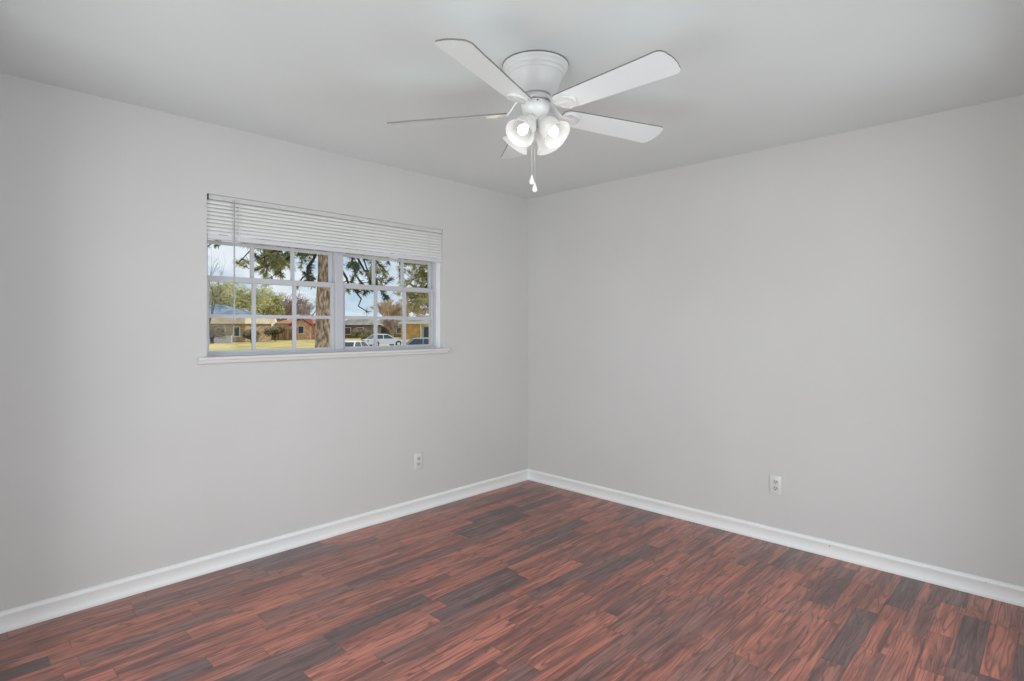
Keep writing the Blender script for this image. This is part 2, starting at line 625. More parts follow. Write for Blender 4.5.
# sill board with a moulded nose and an apron strip under it
bm = bmesh.new()
nose = [(0.080, 1.168), (-0.030, 1.168), (-0.037, 1.165), (-0.040, 1.159), (-0.038, 1.152), (-0.032, 1.149), (-0.024, 1.148), (-0.024, 1.139),
        (-0.019, 1.132), (-0.010, 1.128), (0.0, 1.126), (0.0, 1.150), (0.080, 1.150)]
X0, X1 = OX0 - 0.048, OX1 + 0.030
prism(bm, [Vector((X0, y, z)) for y, z in nose if y <= 0.0001], Vector((X1 - X0, 0, 0)))
box(bm, OX0 + 0.0005, OX1 - 0.0005, 0.0, 0.078, 1.150, 1.1685)
sill = struct(obj('trim_1', bm, M['stool'], smooth=40), 'white moulded sill board below the window', 'window sill')

# ------------------------------------------------------------------ venetian blind, pulled half way up
BX0, BX1 = OX0 + 0.004, OX1 - 0.004
bl = thing('venetian_blind', 'white venetian blind drawn up across the top of the window', 'blind', (-1.764, 0.02, 1.79))
def bobj(name, bm, m, parent=None, smooth=None):
    for v in bm.verts:
        v.co -= Vector((-1.764, 0.02, 1.79))
    return obj(name, bm, m, parent or bl, smooth)
bm = bmesh.new()
box(bm, BX0 + 0.005, BX1 - 0.002, 0.004, 0.034, 2.029, 2.055, 0.002)
bobj('headrail', bm, M['wall'])
bm = bmesh.new()
box(bm, BX0 - 0.003, BX0 + 0.005, 0.000, 0.034, 2.026, 2.055, 0.001)
o = bobj('end_bracket', bm, M['dark'])
o['label'] = 'dark headrail end'
NS = 9
first = None
for i in range(NS):
    zz = 2.018 - i * 0.0207
    if first is None:
        bm = bmesh.new()
        n = 10
        up, lo = [], []
        for k in range(n + 1):
            t = k / n - 0.5
            y = t * 0.027
            z = 0.0052 * (1 - (2 * t) ** 2)
            up.append((y, z))
        pts = [Vector((BX0, y, z)) for y, z in up] + [Vector((BX0, y, z - 0.0009)) for y, z in reversed(up)]
        prism(bm, pts, Vector((BX1 - BX0, 0, 0)))
        for v in bm.verts:
            v.co.x += 1.764
        first = obj('slat', bm, M['slat'], bl, 40)
        s = first
    else:
        s = first.copy()
        C.objects.link(s)
        s.parent = bl
    s.location = (0, -0.001, zz - 1.79)
    s.rotation_euler = (math.radians(59 if i < 3 else 56), 0, 0)
bm = bmesh.new()
box(bm, BX0 - 0.001, BX1 + 0.001, 0.005, 0.033, 1.811, 1.838, 0.003)
bobj('bottom_rail', bm, M['rail'])
for xx in (-2.412, -1.69, -1.075):
    bm = bmesh.new()
    for yy in (0.004, 0.0345):
        tube(bm, [(xx, yy, 2.03), (xx, yy, 1.82)], 0.0016, 6)
    for i in range(NS):
        zz = 2.018 - i * 0.0207
        tube(bm, [(xx, 0.004, zz - 0.002), (xx, 0.0345, zz + 0.002)], 0.0009, 5)
    bobj('ladder_cord', bm, M['cord'])
bm = bmesh.new()
tube(bm, [(-2.443, -0.006, 2.028), (-2.443, -0.008, 2.015), (-2.443, -0.008, 1.358)], 0.0042, 6)
tube(bm, [(-2.443, 0.006, 2.036), (-2.443, -0.004, 2.036), (-2.443, -0.006, 2.026)], 0.0022, 6)
o = bobj('tilt_wand', bm, M['wand'], smooth=50)
o['label'] = 'thin grey tilt wand'

# ------------------------------------------------------------------ wall outlets
def outlet(label, loc, rotz):
    """duplex receptacle; the plate faces local -Y"""
    t = thing('power_outlet', label, 'outlet', loc, rotz, 'wall outlets')
    bm = bmesh.new()
    box(bm, -0.035, 0.035, -0.0075, 0.0, -0.0575, 0.0575, 0.0022)
    obj('cover_plate', bm, M['plate'], t, 40)
    for s in (-1, 1):
        bm = bmesh.new()
        z0 = s * 0.0195
        pts = []
        for k in range(24):
            a = 2 * PI * k / 24
            pts.append(Vector((0.0172 * math.cos(a), -0.0075, z0 + max(-0.0125, min(0.0125, 0.0172 * math.sin(a))))))
        prism(bm, pts, Vector((0, -0.002, 0)))
        r = obj('receptacle', bm, M['recept'], t)
        bm = bmesh.new()
        box(bm, -0.0082, -0.0050, -0.0099, -0.0094, z0 - 0.001, z0 + 0.009)
        box(bm, 0.0050, 0.0082, -0.0099, -0.0094, z0 + 0.000, z0 + 0.008)
        lathe(bm, [(0.0001, 0.0), (0.0034, 0.0), (0.0034, 0.0006)], 12, Matrix.Translation((0, -0.0099, z0 - 0.0065)) @ Matrix.Rotation(-PI / 2, 4, 'X'))
        obj('slots', bm, M['slot'], r)
    bm = bmesh.new()
    lathe(bm, [(0.0001, 0.0016), (0.002, 0.0014), (0.0032, 0.0)], 12, Matrix.Translation((0, -0.0075, 0)) @ Matrix.Rotation(PI / 2, 4, 'X'))
    obj('screw', bm, M['chain'], t)
    return t
outlet('white duplex power outlet on the wall below the window', (-1.177, 0, 0.360), 0)
outlet('white duplex power outlet on the bare right wall', (0, -2.070, 0.354), -PI / 2)

# ------------------------------------------------------------------ ceiling fan
FX, FY = -1.843, -1.725
fan = thing('ceiling_fan', 'white five blade ceiling fan with four lit glass shades', 'ceiling fan', (FX, FY, H))
ZB = 2.246 - H
bm = bmesh.new()
lathe(bm, [(0.002, 0), (0.139, 0), (0.139, -0.010), (0.136, -0.014), (0.130, -0.017), (0.130, -0.027), (0.127, -0.031), (0.120, -0.033), (0.1195, -0.043), (0.116, -0.047), (0.112, -0.048),
           (0.109, -0.062), (0.102, -0.080), (0.093, -0.098), (0.082, -0.112), (0.070, -0.122), (0.066, -0.128), (0.002, -0.128)], 72)
obj('motor_housing', bm, M['fan'], fan, 40)
bm = bmesh.new()
lathe(bm, [(0.138, -0.0006), (0.1405, -0.001), (0.141, -0.003), (0.1405, -0.005), (0.138, -0.0055), (0.138, -0.0006)], 72)
o = obj('ceiling_ring', bm, M['rimdark'], fan, 60)
o['label'] = 'dark ring at the ceiling'
bm = bmesh.new()
lathe(bm, [(0.002, -0.128), (0.050, -0.128), (0.050, -0.133), (0.062, -0.134), (0.064, -0.140), (0.064, -0.152), (0.060, -0.156), (0.002, -0.156)], 48)
obj('rotor_hub', bm, M['fan'], fan, 40)
bm = bmesh.new()
lathe(bm, [(0.002, -0.158), (0.060, -0.158), (0.062, -0.162), (0.061, -0.175), (0.056, -0.195), (0.048, -0.208), (0.040, -0.214), (0.038, -0.240), (0.026, -0.252), (0.002, -0.254)], 48)
sw = obj('switch_housing', bm, M['fan'], fan, 40)
bm = bmesh.new()
lathe(bm, [(0.056, -0.156), (0.0625, -0.157), (0.0628, -0.1592), (0.056, -0.1595), (0.056, -0.156)], 48)
o = obj('gap_ring', bm, M['rimdark'], sw)
o['label'] = 'dark gap under the rotor'
bm = bmesh.new()
lathe(bm, [(0.0001, 0.0025), (0.0025, 0.002), (0.004, 0)], 10, Matrix.Rotation(math.radians(-130), 4, 'Z') @ Matrix.Translation((0.061, 0, -0.168)) @ Matrix.Rotation(PI / 2, 4, 'Y'))
obj('screw', bm, M['dark'], sw)

def blade_mesh():
    bm = bmesh.new()
    pts = []
    r0, r1, w0, w1 = 0.125, 0.655, 0.108, 0.146
    wid = lambda r: (w0 + (w1 - w0) * (r - r0) / (r1 - r0)) / 2
    cr = 0.030
    top = []
    for k in range(7):                          # rounded root
        a = PI / 2 * k / 6
        top.append((r0 + cr - cr * math.cos(a), wid(r0) - cr + cr * math.sin(a)))
    n = 8
    for k in range(1, n):
        r = r0 + cr + (r1 - 0.036 - r0 - cr) * k / n
        top.append((r, wid(r)))
    ct = 0.032
    for k in range(9):                          # rounded tip corner
        a = PI / 2 * (1 - k / 8)
        top.append((r1 - 0.006 - ct + ct * math.cos(a), wid(r1) - ct + ct * math.sin(a)))
    tipmid = [(r1 - 0.001, wid(r1) * 0.30), (r1, 0.0)]
    outline = top + tipmid + [(r, -y) for r, y in reversed(top + tipmid[:1])]
    prism(bm, [Vector((x, y, -0.003)) for x, y in outline], Vector((0, 0, 0.006)))
    bm.normal_update()
    for f_ in bm.faces:
        f_.material_index = 1 if abs(f_.normal.z) < .5 else 0
    return bm
def bracket_meshes():
    """flat oval plate under the blade root, a raised crescent on it and the arm that climbs to the hub"""
    bm = bmesh.new()
    out = []
    for k in range(32):
        a = 2 * PI * k / 32
        c, s = math.cos(a), math.sin(a)
        out.append(Vector((0.170 + 0.046 * c, (0.040 - 0.008 * c) * s * 1.0, -0.0085)))
    prism(bm, out, Vector((0, 0, 0.0052)))
    arc = []
    for k in range(15):
        a = math.radians(-105 + 210 * k / 14)
        arc.append((0.166 + 0.046 * math.cos(a), 0.040 * math.sin(a), -0.010))
    tube(bm, arc, [0.002] + [0.0042] * 13 + [0.002], 8)
    arm = [(0.062, 0, 0.046), (0.080, 0, 0.040), (0.100, 0, 0.014), (0.118, 0, -0.004), (0.140, 0, -0.008), (0.185, 0, -0.0095)]
    secs = [(0.018, 0.006), (0.016, 0.006), (0.0135, 0.006), (0.013, 0.006), (0.011, 0.004), (0.006, 0.003)]
    rings = []
    for (x, y, z), (hw, ht) in zip(arm, secs):
        rings.append([bm.verts.new((x, sy * hw, z + sz * ht)) for sy, sz in ((-1, -.6), (-.6, -1), (.6, -1), (1, -.6), (1, .6), (.6, 1), (-.6, 1), (-1, .6))])
    for a, b in zip(rings, rings[1:]):
        for i in range(8):
            j = (i + 1) % 8
            bm.faces.new((a[i], a[j], b[j], b[i]))
    bm.faces.new(rings[0])
    bm.faces.new(rings[-1])
    return bm
PHI0 = -19.8
b0 = k0 = None
DROOP = {0: 0.008, 1: 0.0, 2: 0.016, 3: -0.020, 4: 0.0}
for i in range(5):
    if b0 is None:
        b = b0 = obj('blade', blade_mesh(), [M['blade'], M['blade_edge']], fan, 40)
        k = k0 = obj('blade_bracket', bracket_meshes(), M['fan'], fan, 40)
    else:
        b = b0.copy(); C.objects.link(b)
        k = k0.copy(); C.objects.link(k)
    b.parent = k.parent = fan
    for q in (b, k):
        q.location = (0, 0, ZB)
        q.rotation_euler = (math.radians(-12 if i != 2 else -19), DROOP[i], math.radians(PHI0 + 72 * i))
    if i == 2:
        k.data = k.data.copy()
        k.data.materials.append(M['cream'])
        for f_ in k.data.polygons:
            f_.material_index = 1 if f_.center.x > 0.112 else 0
        k['label'] = 'bracket with a yellowed cream plate'

# light kit: four bell shades tilted out and down
SH_IN = [(0.0235, 0.000), (0.026, -0.006), (0.034, -0.016), (0.0415, -0.030), (0.0445, -0.046), (0.0445, -0.060), (0.046, -0.074), (0.050, -0.086), (0.057, -0.097), (0.0625, -0.102)]
def shade_mesh():
    bm = bmesh.new()
    prof = SH_IN + [(0.0645, -0.1005), (0.0590, -0.0945)] + [(r + 0.0022, z) for r, z in reversed(SH_IN[:-2])]
    lathe(bm, prof + [prof[0]], 40)
    return bm
s0 = None
for i in range(4):
    ang = math.radians(186 + 90 * i)
    loc = (0.040 * math.cos(ang), 0.040 * math.sin(ang), 2.194 - H)
    if s0 is None:
        s0 = obj('lamp_shade', shade_mesh(), M['shade'], fan, 50)
        bm = bmesh.new()
        lathe(bm, [(0.0001, 0.014), (0.020, 0.014), (0.028, 0.006), (0.028, -0.006), (0.0245, -0.010), (0.014, -0.012), (0.0135, -0.030), (0.0001, -0.030)], 28)
        obj('shade_holder', bm, M['fan'], s0, 40)
        bm = bmesh.new()
        lathe(bm, [(0.0001, -0.094), (0.010, -0.092), (0.019, -0.085), (0.0235, -0.074), (0.023, -0.064), (0.018, -0.050), (0.0135, -0.040), (0.0125, -0.030)], 24)
        obj('bulb', bm, M['bulb'], s0, 60)
        s = s0
    else:
        s = copy_tree(s0, fan)
    s.location = loc
    s.rotation_euler = (0, -math.radians(45), ang)
    ld = bpy.data.lights.new('bulb_light', 'POINT')
    ld.energy = BULB_WATTS
    ld.color = (1.0, 0.975, 0.94)
    ld.shadow_soft_size = 0.025
    lo = bpy.data.objects.new('bulb_light', ld)
    C.objects.link(lo)
    lo.parent = s
    lo.location = (0, 0, -0.135)

# pull chains of beads with drop shaped knobs
def chain(x, y, z0, z1):
    bm = bmesh.new()
    n = int((z0 - z1) / 0.006)
    tube(bm, [(x, y, z0), (x, y, z1)], 0.0011, 6)
    for k in range(n):
        z = z0 - (k + 0.5) * (z0 - z1) / n
        lathe(bm, [(0.0002, 0.002), (0.0017, 0.001), (0.0017, -0.001), (0.0002, -0.002)], 6, Matrix.Translation((x, y, z)))
    c = obj('pull_chain', bm, M['chain'], fan)
    bm = bmesh.new()
    lathe(bm, [(0.0003, 0.017), (0.003, 0.016), (0.0042, 0.009), (0.0085, -0.003), (0.0105, -0.011), (0.0095, -0.018), (0.005, -0.0225), (0.0003, -0.0235)], 20, Matrix.Translation((x, y, z1 - 0.012)))
    obj('pull_knob', bm, M['knob'], c, 60)
def fanlocal(lat, dep):
    p = CAM + RGT * lat + FWD * dep
    return p.x - FX, p.y - FY
x, y = fanlocal(0.0825, 2.345)
chain(x, y, 2.22 - H, 1.958 - H)
x, y = fanlocal(0.0945, 2.350)
chain(x, y, 2.22 - H, 1.928 - H)

# ------------------------------------------------------------------ the street outside
GZ = -1.1                          # the lawn lies about a metre below the room's floor
def spot(px, dep, z=GZ):
    """place on the bearing seen at column px, dep metres ahead"""
    p = CAM + FWD * dep + RGT * ((px - 512) / F * dep)
    return Vector((p.x, p.y, z))
def hgt(py, dep):
    return CAM.z + (HORIZON - py) / F * dep
FACE = YAW - PI / 2                # objects turned by this face the house
M['grass'] = speckle('dry_grass', lin(176, 166, 98), lin(222, 198, 130), 0.35, 0.95, detail=8, stretch=(1, 1, 1))
M['asphalt'] = speckle('asphalt', lin(120, 122, 126), lin(150, 150, 150), 2, 0.9)
M['bark'] = speckle('pine_bark', lin(112, 96, 88), lin(206, 182, 166), 13, 0.95, stretch=(1, 1, 0.35), detail=5, bump=0.6)
M['twig'] = mat('dark_twig', lin(62, 52, 46), 0.9)
M['greytwig'] = mat('grey_twig', lin(160, 140, 128), 0.9)
M['tantwig'] = mat('tan_twig', lin(196, 172, 148), 0.9)
M['needle'] = speckle('pine_needles', lin(138, 140, 92), lin(190, 186, 134), 1.2, 0.8)
M['needledark'] = speckle('dark_pine_needles', lin(64, 78, 66), lin(104, 116, 88), 1.6, 0.8)
M['leafgreen'] = speckle('spring_leaves', lin(158, 158, 96), lin(206, 200, 140), 0.5, 0.8)
M['leaftan'] = speckle('tan_leaves', lin(140, 118, 72), lin(196, 176, 120), 0.6, 0.8)
M['bush'] = speckle('bush_leaves', lin(104, 94, 72), lin(164, 150, 112), 1.0, 0.85)
M['tanbrick'] = speckle('tan_brick', lin(150, 126, 98), lin(190, 168, 136), 1.4, 0.9, stretch=(1, 1, 3))
M['redbrick'] = speckle('red_brick', lin(186, 146, 122), lin(216, 182, 154), 1.6, 0.9, stretch=(1, 1, 3))
M['greybrick'] = speckle('grey_siding', lin(84, 82, 78), lin(128, 122, 112), 0.9, 0.9, stretch=(1, 1, .4))
M['ochre'] = speckle('ochre_brick', lin(186, 142, 82), lin(210, 172, 112), 1.2, 0.9)
M['roofblue'] = speckle('blue_grey_shingle', lin(96, 112, 130), lin(140, 156, 172), 0.8, 0.9)
M['rooftan'] = speckle('pale_fascia', lin(214, 196, 168), lin(228, 214, 190), 0.8, 0.8)
M['roofred'] = speckle('terracotta_shingle', lin(176, 122, 100), lin(200, 146, 120), 0.8, 0.9)
M['roofgrey'] = speckle('grey_shingle', lin(140, 136, 126), lin(176, 170, 158), 0.8, 0.9)
M['fence'] = speckle('cedar_fence', lin(120, 92, 70), lin(184, 156, 124), 1.3, 0.9, stretch=(4, 4, .3))
M['whitepaint'] = mat('white_paint', lin(232, 230, 226), 0.6)
M['winglass'] = mat('dark_window', lin(70, 74, 78), 0.15)
M['carwhite'] = mat('car_paint_white', lin(240, 240, 240), 0.25)
M['cargrey'] = mat('car_paint_grey', lin(150, 158, 168), 0.25)
M['tyre'] = mat('tyre', lin(30, 30, 32), 0.8)
M['carglass'] = mat('car_glass', lin(60, 70, 78), 0.1)
M['palewall'] = mat('pale_wall_paint', lin(206, 206, 214), 0.8)
M['lamp'] = mat('car_lamp', lin(200, 60, 50), 0.3)

bm = bmesh.new()
box(bm, -150, 330, 1.2, 330, GZ - 0.4, GZ)
g_ = struct(obj('ground', bm, M['grass']), 'dry yellow green lawn outside the window', 'lawn')
bm = bmesh.new()
a, b_, c_, d_ = spot(352, 24), spot(560, 24), spot(470, 66), spot(352, 66)
prism(bm, [a, b_, c_, d_], Vector((0, 0, 0.03)))
struct(obj('driveway', bm, M['asphalt']), 'grey paved drive under the parked cars', 'driveway')

def scatter_mesh(name, m, parent, centres, rad, n, size, seed, flat=1.0, droop=0.0, slim=0.45):
    """many small leaf blades round the given centres, as one mesh"""
    r = random.Random(seed)
    V, Fc = [], []
    for c in centres:
        for _ in range(n):
            while True:
                p = Vector((r.uniform(-1, 1), r.uniform(-1, 1), r.uniform(-1, 1)))
                if p.length < 1:
                    break
            q = Vector(c) + Vector((p.x * rad, p.y * rad, p.z * rad * flat - droop * abs(p.x)))
            d = Vector((r.gauss(0, 1), r.gauss(0, 1), r.gauss(0, 1))).normalized()
            e = d.orthogonal().normalized()
            s = size * r.uniform(.6, 1.3)
            k = len(V)
            V += [q - d * s * .5, q + e * s * slim * .5, q + d * s * .5, q - e * s * slim * .5]
            Fc.append((k, k + 1, k + 2, k + 3))
    me = bpy.data.meshes.new(name)
    me.from_pydata([v[:] for v in V], [], Fc)
    me.materials.append(m)
    o = bpy.data.objects.new(name, me)
    C.objects.link(o)
    o.parent = parent
    return o

def branching(bm, p, d, length, rad, depth, r, tips, spread=0.55, up=0.12, kids=(2, 3), seg=5, shrink=.55):
    pts, rads = [p], [rad]
    q = p.copy()
    n = 3
    for k in range(n):
        d = (d + Vector((r.gauss(0, .13), r.gauss(0, .13), r.gauss(0, .10) + up * .3))).normalized()
        q = q + d * length / n
        pts.append(q.copy())
        rads.append(rad * (1 - 0.45 * (k + 1) / n))
    tube(bm, pts, rads, max(3, seg), caps=False)
    tips.append(q.copy())
    if depth <= 0:
        return
    for _ in range(r.randint(*kids)):
        nd = (d + Vector((r.gauss(0, spread), r.gauss(0, spread), r.gauss(0, spread * .7) + up))).normalized()
        st = pts[r.choice((1, 2, 3, 3))]
        branching(bm, st, nd, length * r.uniform(.6, .82), rad * shrink, depth - 1, r, tips, spread, up, kids, seg - 1, shrink)

def broad_tree(name, label, px, dep, top_py, width, trunk_r, leaf, twig, seed, depth=4, nleaf=30, leafsize=.4, group=None, cat='tree', lrad=1.2, kids=(2, 3), up=.12, spread=.55, shrink=.55):
    base = spot(px, dep)
    ht = hgt(top_py, dep) - GZ
    t = thing(name, label, cat, base, 0, group or ('bushes by the houses' if cat == 'bush' else 'trees beyond the window'))
    r = random.Random(seed)
    bm = bmesh.new()
    tips = []
    th = ht * .22
    tube(bm, [(0, 0, -.1), (0.03 * ht * .2, 0, th * .6), (0, 0, th)], [trunk_r * 1.25, trunk_r, trunk_r * .85], 8)
    L0 = ht * .30
    for k in range(5):
        a = 2 * PI * k / 5 + r.uniform(-.4, .4)
        d = Vector((math.cos(a) * .55, math.sin(a) * .55, 1)).normalized()
        branching(bm, Vector((0, 0, th * r.uniform(.75, 1))), d, L0, trunk_r * .6, depth, r, tips, spread, up, kids, 5, shrink)
    # fit the crown to the wanted height and spread
    mz = max(v.co.z for v in bm.verts)
    mr = sorted(math.hypot(v.co.x, v.co.y) for v in bm.verts)[int(len(bm.verts) * .97)]
    sx, sz = width / 2 / mr, ht / mz
    for v in bm.verts:
        w = max(0, min(1, v.co.z / th - .6))
        f_ = 1 + (sx - 1) * w
        v.co.x *= f_; v.co.y *= f_; v.co.z *= sz
    obj('branches', bm, twig, t)
    if leaf:
        cs = [(c.x * sx, c.y * sx, c.z * sz) for c in tips if c.z > th * 1.1]
        r.shuffle(cs)
        scatter_mesh('foliage', leaf, t, cs[:260], lrad, nleaf, leafsize, seed + 1, .8)
    return t

def tufts(bm_pts, r, n, ln, out):
    """needle tufts: thin blades fanning from each twig end"""
    for c, d in bm_pts:
        for _ in range(n):
            v = (d * .7 + Vector((r.gauss(0, .6), r.gauss(0, .6), r.gauss(0, .6)))).normalized() * ln * r.uniform(.6, 1.1)
            e = v.orthogonal().normalized() * 0.012
            e.rotate(Matrix.Rotation(r.uniform(0, 6.28), 3, v.normalized()))
            k = len(out[0])
            out[0].extend([(c - e)[:], (c + e)[:], (c + v + e * .4)[:], (c + v - e * .4)[:]])
            out[1].append((k, k + 1, k + 2, k + 3))

def pine_limb(parent, p0, tip, sag, seed, nsub, ln, m, n=26, rad=.06, sub=.9):
    """one drooping limb with side twigs that end in needle tufts; points in room space"""
    r = random.Random(seed)
    base = Vector(parent.location)
    p0, tip = Vector(p0) - base, Vector(tip) - base
    bm = bmesh.new()
    N = 9
    pts = []
    for k in range(N + 1):
        t = k / N
        q = p0.lerp(tip, t) + Vector((r.gauss(0, .05), r.gauss(0, .05), -sag * math.sin(PI * t) * .6 + r.gauss(0, .05)))
        pts.append(q)
    tube(bm, pts, [rad * (1 - .8 * k / N) + .006 for k in range(N + 1)], 6, caps=False)
    ends = [(pts[-1], (pts[-1] - pts[-2]).normalized())]
    for k in range(nsub):
        t = r.uniform(.25, 1.0)
        i = min(N - 1, int(t * N))
        q = pts[i].lerp(pts[i + 1], t * N - i)
        ax = (pts[i + 1] - pts[i]).normalized()
        d = (ax * .6 + Vector((r.gauss(0, .6), r.gauss(0, .6), r.gauss(-.1, .55)))).normalized()
        l = sub * r.uniform(.35, 1.0)
        mid = q + d * l * .5 + Vector((0, 0, -.04))
        e = q + d * l + Vector((0, 0, r.uniform(-.1, .12)))
        tube(bm, [q, mid, e], [.014, .011, .007], 4, caps=False)
        for s in (.55, .8, 1.0):
            ends.append((q.lerp(e, s), d))
    limb = obj('limb', bm, M['twig'], parent)
    out = ([], [])
    tufts(ends, r, n, ln, out)
    me = bpy.data.meshes.new('needles')
    me.from_pydata(out[0], [], out[1])
    me.materials.append(m)
    o = bpy.data.objects.new('needles', me)
    C.objects.link(o)
    o.parent = limb
    return limb

# big pine with a thick bare trunk seen through the left sash
PD = 19.5
pine = thing('pine_tree', 'tall pine whose thick bare trunk stands beside the window mullion', 'pine tree', spot(322, PD), 0, 'pines beyond the window')
bm = bmesh.new()
rr_ = random.Random(3)
tp = []
for k in range(15):
    z = k * 0.72
    # the trunk leans a little to the right as it rises
    tp.append(RGT * (0.035 * z * .75 + rr_.gauss(0, .012)) + Vector((0, 0, z - .1)))
tube(bm, tp, [0.30 - .006 * k + (0.10 if k == 0 else 0) for k in range(15)], 18)
obj('trunk', bm, M['bark'], pine, 60)
def PP(px, py, d):
    return spot(px, d, hgt(py, d))
tr = lambda py: PP(326, py, PD)
for sd_, (py0, px, py, d, sag, ns, mt) in enumerate((
        (205, 262, 262, 18.6, .0, 30, 'needle'), (212, 258, 272, 19.2, .1, 22, 'needle'), (218, 276, 270, 18.8, .2, 16, 'needle'), (215, 285, 255, 19.5, .2, 26, 'needle'), (228, 300, 246, 20.0, .1, 12, 'needledark'),
        (200, 258, 246, 19.8, .1, 26, 'needle'), (232, 296, 286, 18.9, .3, 9, 'needledark'), (190, 210, 243, 18.0, .0, 5, 'needledark'), (190, 243, 256, 18.4, .2, 9, 'needledark'),
        (205, 372, 276, 19.5, -.3, 13, 'needledark'), (215, 366, 293, 20.2, -.2, 9, 'needledark'),
        (200, 388, 274, 19.0, .1, 14, 'needle'), (190, 404, 262, 20.0, .1, 9, 'needledark'), (226, 384, 296, 19.3, -.3, 10, 'needledark'), (232, 366, 312, 19.6, .5, 7, 'needledark'))):
    pine_limb(pine, tr(py0), PP(px, py, d), sag, 40 + sd_, ns, .20, M[mt], n=24, sub=.75)

# second pine, dense and olive, at the right of the window
P2 = 25
pine2 = thing('pine_tree', 'bushy olive green pine filling the upper right panes', 'pine tree', spot(446, P2), 0, 'pines beyond the window')
bm = bmesh.new()
tube(bm, [(0, 0, -.1), (0.02, 0.02, 3), (0, .05, 7), (0.05, 0, 10)], [.26, .22, .17, .10], 14)
obj('trunk', bm, M['bark'], pine2, 60)
for sd_, (py0, px, py, d) in enumerate(((250, 410, 262, 24), (240, 418, 272, 25), (262, 412, 280, 25.5), (236, 426, 252, 24.4), (262, 424, 288, 24.3), (270, 414, 298, 25.0), (246, 432, 268, 23.8), (225, 404, 246, 25.4))):
    pine_limb(pine2, PP(446, py0, P2), PP(px, py, d), .15, 80 + sd_, 22, .22, M['needle'] if sd_ != 7 else M['needledark'], n=16, sub=.9)

# trees behind the houses
broad_tree('broadleaf_tree', 'large pale green tree rising behind the blue roofed house', 222, 106, 284, 13, .35, M['leafgreen'], M['greytwig'], 11, 3, 70, .6, lrad=1.7)
broad_tree('broadleaf_tree', 'smaller yellow green tree right of the blue roofed house', 262, 122, 291, 8.0, .28, M['leafgreen'], M['greytwig'], 12, 3, 60, .5, lrad=1.3)
broad_tree('bare_tree', 'bare purplish brown tree left of the thick pine trunk', 282, 138, 291, 12, .55, None, M['greytwig'], 13, 5, kids=(3, 4), shrink=.62)
broad_tree('bare_tree', 'bare thin grey tree just beside the thick pine trunk', 306, 152, 293, 9, .45, None, M['greytwig'], 14, 5, kids=(2, 4), shrink=.62)
broad_tree('bare_tree', 'bare tan tree above the middle of the white car', 389, 136, 296, 11, .5, None, M['tantwig'], 15, 5, kids=(3, 4), up=.3, spread=.4, shrink=.64)
broad_tree('bare_tree', 'bare dark tree reaching into the upper left pane', 205, 44, 246, 6.5, .10, None, M['twig'], 16, 4, kids=(1, 3), up=.15, shrink=.62)
broad_tree('bare_tree', 'grey bare tree in front of the grey roof', 392, 92, 315, 5, .3, None, M['greytwig'], 17, 5, kids=(2, 4), shrink=.6)
broad_tree('broadleaf_tree', 'tan leaved tree above the ochre garage', 421, 152, 290, 11, .3, M['leaftan'], M['tantwig'], 18, 3, 60, .5, lrad=1.3)
broad_tree('young_tree', 'small dark leaning tree before the low pale garden wall', 212, 76, 326, 3.2, .22, M['bush'], M['twig'], 19, 3, 18, .3, lrad=.5)
for px, dep, top, w, sd_, lab in ((362, 92, 330, 3.2, 31, 'olive brown bush before the dark grey house'), (251, 78, 331, 1.8, 32, 'brown bush at the corner of the blue roofed house'),
                                  (368, 84, 333, 2.2, 33, 'low brown bush behind the white car'), (275, 86, 327, 2.6, 34, 'olive shrub at the left end of the cedar fence')):
    broad_tree('garden_bush', lab, px, dep, top, w, .06, M['bush'], M['twig'], sd_, 2, 40, .3, cat='bush', lrad=.55)

def local(bm_fn, name, m, parent):
    bm = bmesh.new()
    bm_fn(bm)
    return obj(name, bm, m, parent)
def hip_roof(bm, x0, x1, y0, y1, z0, z1, inset, ov=.5):
    x0 -= ov; x1 += ov; y0 -= ov; y1 += ov
    ym = (y0 + y1) / 2
    v = [bm.verts.new(p) for p in ((x0, y0, z0), (x1, y0, z0), (x1, y1, z0), (x0, y1, z0), (x0 + inset, ym, z1), (x1 - inset, ym, z1))]
    for f_ in ((0, 1, 5, 4), (1, 2, 5), (2, 3, 4, 5), (3, 0, 4), (3, 2, 1, 0)):
        bm.faces.new([v[i] for i in f_])
def gable_roof(bm, x0, x1, y0, y1, z0, z1, ov=.3, th=.18):
    """ridge runs front to back (along y)"""
    xm = (x0 + x1) / 2
    s = (z1 - z0) / (xm - x0)
    o = [Vector((x0 - ov, y0 - ov, z0 - s * ov)), Vector((xm, y0 - ov, z1)), Vector((x1 + ov, y0 - ov, z0 - s * ov)),
         Vector((x1 + ov, y0 - ov, z0 - s * ov - th)), Vector((xm, y0 - ov, z1 - th)), Vector((x0 - ov, y0 - ov, z0 - s * ov - th))]
    prism(bm, o, Vector((0, y1 - y0 + 2 * ov, 0)))
def win_part(h, x, z, w, ht, y=0):
    bm = bmesh.new()
    for a_ in ((x - w / 2 - .08, x - w / 2, z, z + ht), (x + w / 2, x + w / 2 + .08, z, z + ht), (x - w / 2 - .08, x + w / 2 + .08, z + ht, z + ht + .08), (x - w / 2 - .08, x + w / 2 + .08, z - .08, z)):
        box(bm, a_[0], a_[1], y - .06, y + .02, a_[2], a_[3])
    f_ = obj('window', bm, M['whitepaint'], h)
    bm = bmesh.new()
    box(bm, x - w / 2, x + w / 2, y - .03, y + .01, z, z + ht)
    obj('pane', bm, M['winglass'], f_)

